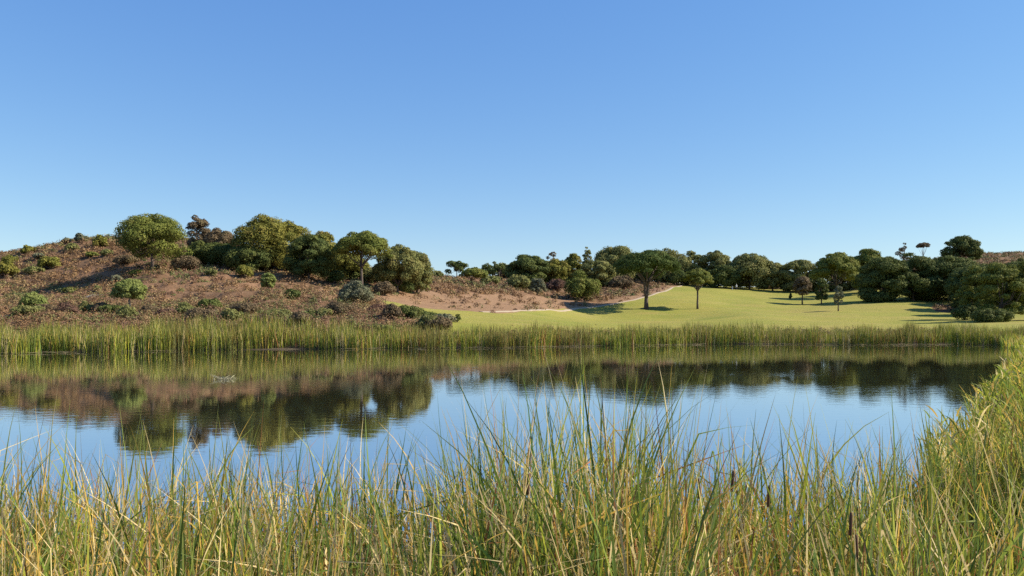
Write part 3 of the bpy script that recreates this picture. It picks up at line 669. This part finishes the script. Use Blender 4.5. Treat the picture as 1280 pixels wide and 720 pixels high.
# foreground
n = 3700
Yp = rng.uniform(4.6, 9.3, n); up = rng.uniform(-220, 1520, n); Xp = (up-U0)/F*Yp
dn = np.interp(up, [-60,150,420,640,800,950,1100,1340], [.62,.6,.7,.95,1,.85,.75,.95])*np.clip(.3+2.2*(fbm(Xp/.6, Yp/.6, 55, 2)-.25), .12, 1)
keep = rng.uniform(size=n) < dn; Yp, up, Xp = Yp[keep], up[keep], Xp[keep]; n = len(up)
top = np.interp(up, [-60,0,80,150,300,450,560,640,700,760,830,920,1000,1100,1200,1340], [2.0,2.02,1.96,1.84,1.84,1.8,1.95,2.25,2.55,2.6,2.3,2.0,1.98,2.0,2.05,2.1])
per = rng.integers(5, 9, n); k = np.repeat(np.arange(n), per); N = len(k)
base = np.stack([Xp[k]+rng.normal(0, .035, N), Yp[k]+rng.normal(0, .035, N), np.maximum(ground(Xp, Yp), -.25)[k]], 1)
ln = (top[k]-base[:, 2])*(.52+.53*rng.uniform(size=N)**1.25)*rng.uniform(.8, 1.1, n)[k]
ln = np.where(rng.uniform(size=N) < .03, ln*1.1, ln)
pu = up[k]; gn = fbm(Xp/.7, Yp/.7, 40, 2)[k]
w = np.stack([np.interp(pu, [0,300,640,900,1280], [1.6,2.6,2.4,2.0,2.6]), np.interp(pu, [0,300,640,900,1280], [1.6,1.6,1.2,1.5,3.4]),
              np.interp(pu, [0,300,640,900,1280], [5.2,3.8,3.2,2.4,1.0])+2*(gn > .62), np.interp(pu, [0,300,640,900,1280], [3.2,1.5,1.0,1.1,.6])+2.0*(gn > .65),
              np.interp(pu, [0,300,640,900,1280], [.25,.3,.8,.8,.2])+1.0*(gn < .3)+2.6*np.exp(-((pu-890)/38)**2), np.interp(pu, [0,300,640,900,1280], [1.0,1.8,2.0,1.6,1.4])], 1)
cb, pk = pick(w); dry = (pk >= 2) & (pk <= 4)
tipc = np.where(rng.uniform(size=(N, 1)) < .5, np.array([STRAW*.9]), cb*.8)
ct = np.where(dry[:, None], cb*rng.uniform(.8, 1.15, (N, 1)), cb*.8+tipc*.2)
kink = np.where((rng.uniform(size=N) < np.where(dry, .6, .2)), rng.uniform(.45, .85, N), 2.0)
ka = rng.uniform(.5, 2.2, N)
parts = [blades(base, ln, rng.uniform(0, 6.28, N), np.abs(rng.normal(.07, .07, N)), np.abs(rng.normal(.15, .42, N)), rng.uniform(.008, .027, N)*np.where(dry, .85, 1.0), cb, ct, K=8, kink=kink, kinkang=ka)]
# low litter of dead leaves and young shoots between the stems
N2 = 6500
Y2 = rng.uniform(4.8, 9.4, N2); u2 = rng.uniform(-220, 1520, N2); X2 = (u2-U0)/F*Y2
c2, _ = pick(np.tile(np.array([[1.2,.8,1.6,1.2,1.0,1.0]]), (N2, 1)))
parts.append(blades(np.stack([X2, Y2, np.full(N2, .0)+rng.uniform(0, .5, N2)], 1), rng.uniform(.5, 1.1, N2), rng.uniform(0, 6.28, N2), np.abs(rng.normal(.1, .35, N2)), np.abs(rng.normal(.3, .9, N2)), rng.uniform(.007, .014, N2), c2, c2*.9, K=6))
V, Fq, c = join(parts)
tag(obj('reeds', mesh_np('reeds', V, Fq, REED, {'pigment': c})), 'dense foreground reeds, green mixed with straw and rust', 'reeds', kind='stuff')

# single reeds that stand out of the foreground
CAT = plain('cattail_brown', (.115,.055,.028), .95, .3, 60, .002); STEMM = plain('reed_stem', (.26,.22,.08), .6, .3, 20)
def cattail(label, u_, v_, Y_, lean, sp=.17, group='brown cattail spikes among the foreground reeds'):
    """u_, v_: where the top of the spike shows"""
    X_ = (u_-U0)/F*Y_; zt = CZ+(V0-v_)/F*Y_
    zb_ = -.2; root = thing('cattail', (X_-lean*(zt-zb_), Y_, zb_), label, 'cattail', group)
    e = np.array([lean*(zt-zb_), 0, zt-zb_]); m_ = e*.5+np.array([-.03, .02, 0])
    s = MB(); s.tube([(0, 0, 0), m_*.5+[-.01, 0, 0], m_, e*.85, e+np.array([0, 0, .10])], [.0055, .005, .0045, .004, .0015], 6)
    obj('stem', s.mesh('stem', STEMM), root)
    d_ = e-m_; d_ /= np.linalg.norm(d_); h_ = MB()
    h_.tube([e-d_*sp, e-d_*sp*.97, e-d_*sp*.6, e-d_*sp*.15, e-d_*.004, e], [.004, .0105, .0125, .0115, .008, .003], 9)
    obj('seed_head', h_.mesh('seed_head', CAT), root)
    r = np.random.default_rng(int(u_)); nb = 4
    cb_, _ = pick(np.tile(np.array([[2,1.5,1,1,.3,1.]]), (nb, 1)), r)
    for j in range(nb):
        V, Fq, c = blades(np.array([[0, 0, 0.]])+r.normal(0, .01, (1, 3)), np.array([(zt-zb_)*r.uniform(.65, .98)]), r.uniform(0, 6.28, 1), np.abs(r.normal(.08, .05, 1)), np.abs(r.normal(.2, .3, 1)), np.array([.012]), cb_[j:j+1], cb_[j:j+1]*.9, K=8, r=r)
        obj('leaf', mesh_np('leaf', V, Fq, REED, {'pigment': c}), root)
for a in [('dark cattail spike just right of the rusty dry reed bunch',917,588,6.2,.05),('cattail spike leaning left above the rusty dry bunch',873,598,6.4,-.1),
          ('thick brown cattail spike standing clear at the lower right',1064,640,5.6,.0),('brown cattail spike leaning against the thick one at the lower right',1070,668,5.4,-.08),
          ('slim cattail spike next to the open water at right of centre',962,606,6.0,.04),('reddish brown spike deep in the tall centre clump',661,592,6.2,.03)]:
    cattail(*a)
def tall_reed(label, u_, v_, Y_, phi, droop, pig, len_extra=1.05):
    X_ = (u_-U0)/F*Y_; zt = CZ+(V0-v_)/F*Y_; zb_ = -.2
    r = np.random.default_rng(int(u_)*3+1)
    L = (zt-zb_)*len_extra
    root = thing('reed_plant', (0, 0, 0), label, 'reed', 'single reeds rising over the foreground bed')
    mk = lambda l, ph, t0, dr, w: blades(np.array([[0, 0, 0.]]), np.array([l]), np.array([ph]), np.array([t0]), np.array([dr]), np.array([w]), pig[None], (pig*.7+STRAW*.3)[None], K=14, r=r)
    V, Fq, c = mk(L, phi, .03, droop, .014)
    topi = np.argmax(V[:, 2]); off = V[topi]
    root.location = (X_-off[0], Y_-off[1], zt-off[2])
    obj('stalk', mesh_np('stalk', V, Fq, REED, {'pigment': c}), root)
    for j in range(3):
        V, Fq, c = mk(L*r.uniform(.6, .8), r.uniform(0, 6.28), r.uniform(.05, .14), r.uniform(.05, .5), .012)
        obj('leaf', mesh_np('leaf', V, Fq, REED, {'pigment': c}), root)
for a in [('tallest blade, upright with its tip over the far bank reflection, right of centre',711,452,6.0,0.4,.25,YGREEN),('dark blade leaning right with a broken tip, right of centre',805,468,6.0,.1,.25,GREEN),
          ('straw stalk arching right, left of the tallest blade',642,458,6.2,.2,.55,STRAW),('thin straw stalk beside the arching one',672,468,6.3,1.2,.2,STRAW),
          ('rusty stalk with upright tip left of the dark leaning blade',765,470,6.2,2.0,.2,RUST),('single thin reed standing in open water at far left',66,508,8.4,1.0,.1,STRAW),
          ('long pale blade bending left over the water, left side',238,540,6.8,3.1,.4,STRAW),('green blade with a rusty tip over the water, left of centre',216,536,7.0,.4,.2,GREEN),
          ('short-tipped straw reed above the water, left of centre',347,545,7.0,1.0,.15,STRAW),('green blade leaning left at the middle left of the centre clump',592,500,6.6,3.0,.25,GREEN),
          ('bluish blade curving right at right of centre',968,535,6.8,.1,.4,BGREEN),('green blade leaning left beside the right bank reeds',1040,540,6.8,3.0,.25,YGREEN)]:
    tall_reed(*a)

# floating mat of dead reed
root = thing('floating_reed_clump', (-13.1, 36.0, 0), 'small pale clump of dead reed floating on the pond', 'reed clump')
r = np.random.default_rng(5); n = 46
c = np.tile(np.array((.30,.27,.16)), (n, 1))*r.uniform(.6, 1.15, (n, 1))
V, Fq, c = blades(np.stack([r.normal(0, .2, n), r.normal(0, .35, n), np.full(n, .01)], 1), r.uniform(.25, .6, n), r.uniform(0, 6.28, n), r.uniform(1.0, 1.5, n), r.uniform(.1, .7, n), r.uniform(.02, .05, n), c, c, K=5, r=r)
obj('stalks', mesh_np('stalks', V, Fq, REED, {'pigment': c}), root)
DEADM = plain('dead_stem', (.28,.25,.15), .8)
for k in range(9):
    a = r.uniform(0, 6.28); p0 = np.array([r.normal(0, .18), r.normal(0, .3), .015]); e = p0+np.array([math.cos(a), math.sin(a)*.8, .04])*r.uniform(.15, .35)
    s = MB(); s.tube([p0, (p0+e)/2+[0, 0, .05], e], [.018, .016, .01], 6)
    obj('stem', s.mesh('stem', DEADM), root)

# ------------------------------------------------------------------ golfer and trolley at the top of the fairway
def ground_at(u_, Y_):
    X_ = (u_-U0)/F*Y_; return X_, Y_, gz(X_, Y_)
SKIN = plain('skin', (.45,.28,.2), .6, .08); SHIRT = plain('white_shirt', (.75,.75,.74), .8, .06); TROUS = plain('dark_trousers', (.05,.05,.06), .8, .2); CAPM = plain('pale_cap', (.7,.7,.68), .8, .08); SHOE = plain('shoe', (.5,.48,.45), .6, .1)
root = thing('person', ground_at(920.5, 229), 'person in a white top and dark trousers standing far up the fairway', 'person')
J = [(0,0,.95),(0,0,1.12),(0,-.01,1.32),(0,0,1.46),(0,0,1.55),(0,-.01,1.63),(0,-.01,1.73),
     (.17,0,1.41),(.23,-.05,1.14),(.16,-.2,.95),(.13,-.25,.88), (-.17,0,1.41),(-.25,-.03,1.14),(-.24,-.1,.9),(-.23,-.13,.82),
     (.1,0,.88),(.13,-.03,.5),(.14,0,.09),(.15,-.16,.05), (-.1,0,.88),(-.14,.02,.5),(-.15,.05,.09),(-.16,-.11,.05)]
E = [(0,1),(1,2),(2,3),(3,4),(4,5),(5,6),(3,7),(7,8),(8,9),(9,10),(3,11),(11,12),(12,13),(13,14),(0,15),(15,16),(16,17),(17,18),(0,19),(19,20),(20,21),(21,22)]
RAD = [.15,.14,.165,.10,.055,.095,.075,.07,.05,.036,.042,.07,.05,.036,.042,.105,.07,.05,.045,.105,.07,.05,.045]
me = bpy.data.meshes.new('body'); me.from_pydata(J, E, []); me.update()
bo = obj('body', me, root); md = bo.modifiers.new('skin', 'SKIN'); md.use_smooth_shade = True
for sv, q in zip(me.skin_vertices[0].data, RAD): sv.radius = (q, q*.85)
me.skin_vertices[0].data[0].use_root = True
bo.modifiers.new('sub', 'SUBSURF').levels = 1; bo.modifiers['sub'].render_levels = 2
bpy.context.view_layer.update()
dg = bpy.context.evaluated_depsgraph_get()
bm_ = bpy.data.meshes.new_from_object(bo.evaluated_get(dg)); bo.modifiers.clear(); bo.data = bm_
bm_.materials.clear()
for m_ in (SKIN, SHIRT, TROUS, SHOE): bm_.materials.append(m_)
for p_ in bm_.polygons:
    x_, y_, z_ = p_.center
    arm = abs(x_) > .2 and z_ < 1.2 and z_ > .75 or (y_ < -.14 and z_ > .7)
    p_.material_index = 0 if z_ > 1.5 or arm and z_ < 1.16 else (1 if z_ > .95 else (2 if z_ > .1 else 3))
    p_.use_smooth = True
h_ = MB(); h_.tube([(0,0,1.70),(0,0,1.73),(0,0,1.78),(0,0,1.815),(0,0,1.82)], [.108,.11,.098,.05,.01], 12)
h_.add([(-.08,-.09,1.715),(.08,-.09,1.715),(.06,-.2,1.70),(-.06,-.2,1.70),(-.08,-.09,1.73),(.08,-.09,1.73),(.06,-.2,1.712),(-.06,-.2,1.712)], [(0,1,2,3),(4,5,6,7),(0,1,5,4),(1,2,6,5),(2,3,7,6),(3,0,4,7)])
obj('cap', h_.mesh('cap', CAPM), root)
root = thing('golf_trolley', ground_at(915.5, 229), 'golf bag on a two-wheeled trolley beside the person on the fairway', 'golf trolley')
TYRE = plain('tyre', (.03,.03,.03), .8); METAL = plain('grey_metal', (.3,.3,.31), .4, .1); BAG = plain('golf_bag', (.62,.62,.6), .6, .1); BAGD = plain('golf_bag_trim', (.05,.06,.09), .6, .1)
for sx in (-.33, .33):
    w_ = MB(); a = np.linspace(0, 2*np.pi, 17)
    w_.tube([(sx, .15*math.cos(t), .15+.15*math.sin(t)) for t in a], [.022]*17, 8)
    wo = obj('wheel', w_.mesh('wheel', TYRE), root)
    sp = MB()
    for t in np.linspace(0, np.pi, 4)[:-1]: sp.tube([(sx, -.145*math.cos(t), .15-.145*math.sin(t)), (sx, .145*math.cos(t), .15+.145*math.sin(t))], [.01, .01], 5)
    obj('spoke', sp.mesh('spoke', METAL), wo)
f_ = MB(); f_.tube([(-.33,0,.15),(0,0,.22),(.33,0,.15)], [.015]*3, 6); f_.tube([(0,-.18,.06),(0,0,.22),(0,.25,.65),(0,.48,1.08)], [.016]*4, 6); f_.tube([(-.12,.48,1.08),(.12,.48,1.08)], [.02]*2, 6)
obj('frame', f_.mesh('frame', METAL), root)
b_ = MB(); b_.tube([(0,-.13,.10),(0,-.12,.14),(0,.02,.5),(0,.17,.9),(0,.18,.92)], [.11,.13,.135,.15,.12], 12)
bo = obj('bag', b_.mesh('bag', BAG), root)
b_ = MB(); b_.tube([(0,-.16,.35),(0,-.13,.4),(0,-.06,.58),(0,-.05,.62)], [.05,.09,.09,.05], 8); obj('pocket', b_.mesh('pocket', BAGD), bo)
b_ = MB()
for k in range(6):
    a = k*1.05; q = np.array([.07*math.cos(a), .17+.06*math.sin(a), .88]); e = q+np.array([.03*math.cos(a), .12, .22+.03*k])
    b_.tube([q, e, e+np.array([.05, -.03, .02])], [.008, .008, .02], 5)
obj('golf_club', b_.mesh('golf_club', METAL), bo)

# bare branches lying under the right-hand pines
root = thing('dead_branches', (lambda t: t)(ground_at(1161, 186)), 'pale dead branches lying in front of the dark right-hand pines', 'branches')
s = MB(); r = np.random.default_rng(3)
for k in range(14):
    a = r.uniform(0, 6.28); p0 = np.array([r.normal(0, 1.4), r.normal(0, .6), .1]); l = r.uniform(.8, 2.2); el = r.uniform(.05, 1.0)
    dv = np.array([math.cos(a)*math.cos(el), math.sin(a)*math.cos(el)*.5, math.sin(el)]); e = p0+dv*l
    s.tube([p0, (p0+e)/2+r.normal(0, .12, 3), e], [.07, .05, .02], 6)
    s.tube([(p0+e)/2, e+r.normal(0, .5, 3)], [.05, .015], 5)
obj('branch', s.mesh('branch', plain('dead_wood', (.42,.30,.22), .9, .2)), root)

# ------------------------------------------------------------------ light, sky, camera
EL, AZ = math.radians(37), math.radians(88)        # azimuth from +Y towards +X
sd_ = Vector((math.sin(AZ)*math.cos(EL), math.cos(AZ)*math.cos(EL), math.sin(EL)))
L = bpy.data.lights.new('sun', 'SUN'); L.energy = 5.0; L.angle = math.radians(.53); L.color = (1, .93, .80)
lo = bpy.data.objects.new('sun', L); col.objects.link(lo); lo.rotation_euler = sd_.to_track_quat('Z', 'Y').to_euler(); lo.location = (60, 30, 80)
w = bpy.data.worlds.new('World'); scene.world = w; w.use_nodes = True; nt = w.node_tree
bg = nt.nodes['Background']; sk = nt.nodes.new('ShaderNodeTexSky'); sk.sky_type = 'NISHITA'; sk.sun_disc = False
sk.sun_elevation = EL; sk.sun_rotation = AZ; sk.air_density = 1.0; sk.dust_density = .12; sk.ozone_density = 1.6; sk.altitude = 50
hs = nt.nodes.new('ShaderNodeHueSaturation'); hs.inputs['Saturation'].default_value = 1.25; hs.inputs['Hue'].default_value = .504
nt.links.new(sk.outputs[0], hs.inputs['Color']); SK = .098*2**.85                                   # tone of the clear sky: softer towards the horizon
sp_ = nt.nodes.new('ShaderNodeSeparateColor'); cb_ = nt.nodes.new('ShaderNodeCombineColor'); nt.links.new(hs.outputs[0], sp_.inputs[0])
for k, (a_, g_) in enumerate(((.60, .72), (.71, .66), (.87, .42))):
    nt.links.new(mathn(nt, 'MULTIPLY', mathn(nt, 'POWER', mathn(nt, 'MULTIPLY', sp_.outputs[k], SK), g_), a_/SK), cb_.inputs[k])
nt.links.new(cb_.outputs[0], bg.inputs[0]); bg.inputs[1].default_value = .098
cam = bpy.data.cameras.new('camera'); co = bpy.data.objects.new('camera', cam); col.objects.link(co)
co.location = (0, 0, CZ); co.rotation_euler = (math.radians(90), 0, 0)
cam.sensor_width = 36; cam.lens = 36*F/1280; cam.shift_y = (V0-360)/1280; cam.clip_start = .05; cam.clip_end = 5000
scene.camera = co
scene.view_settings.view_transform = 'Standard'; scene.view_settings.look = 'None'; scene.view_settings.gamma = 1
scene.view_settings.exposure = .85
scene.render.engine = 'CYCLES'; scene.cycles.max_bounces = 6; scene.cycles.transparent_max_bounces = 4
scene.cycles.use_denoising = False
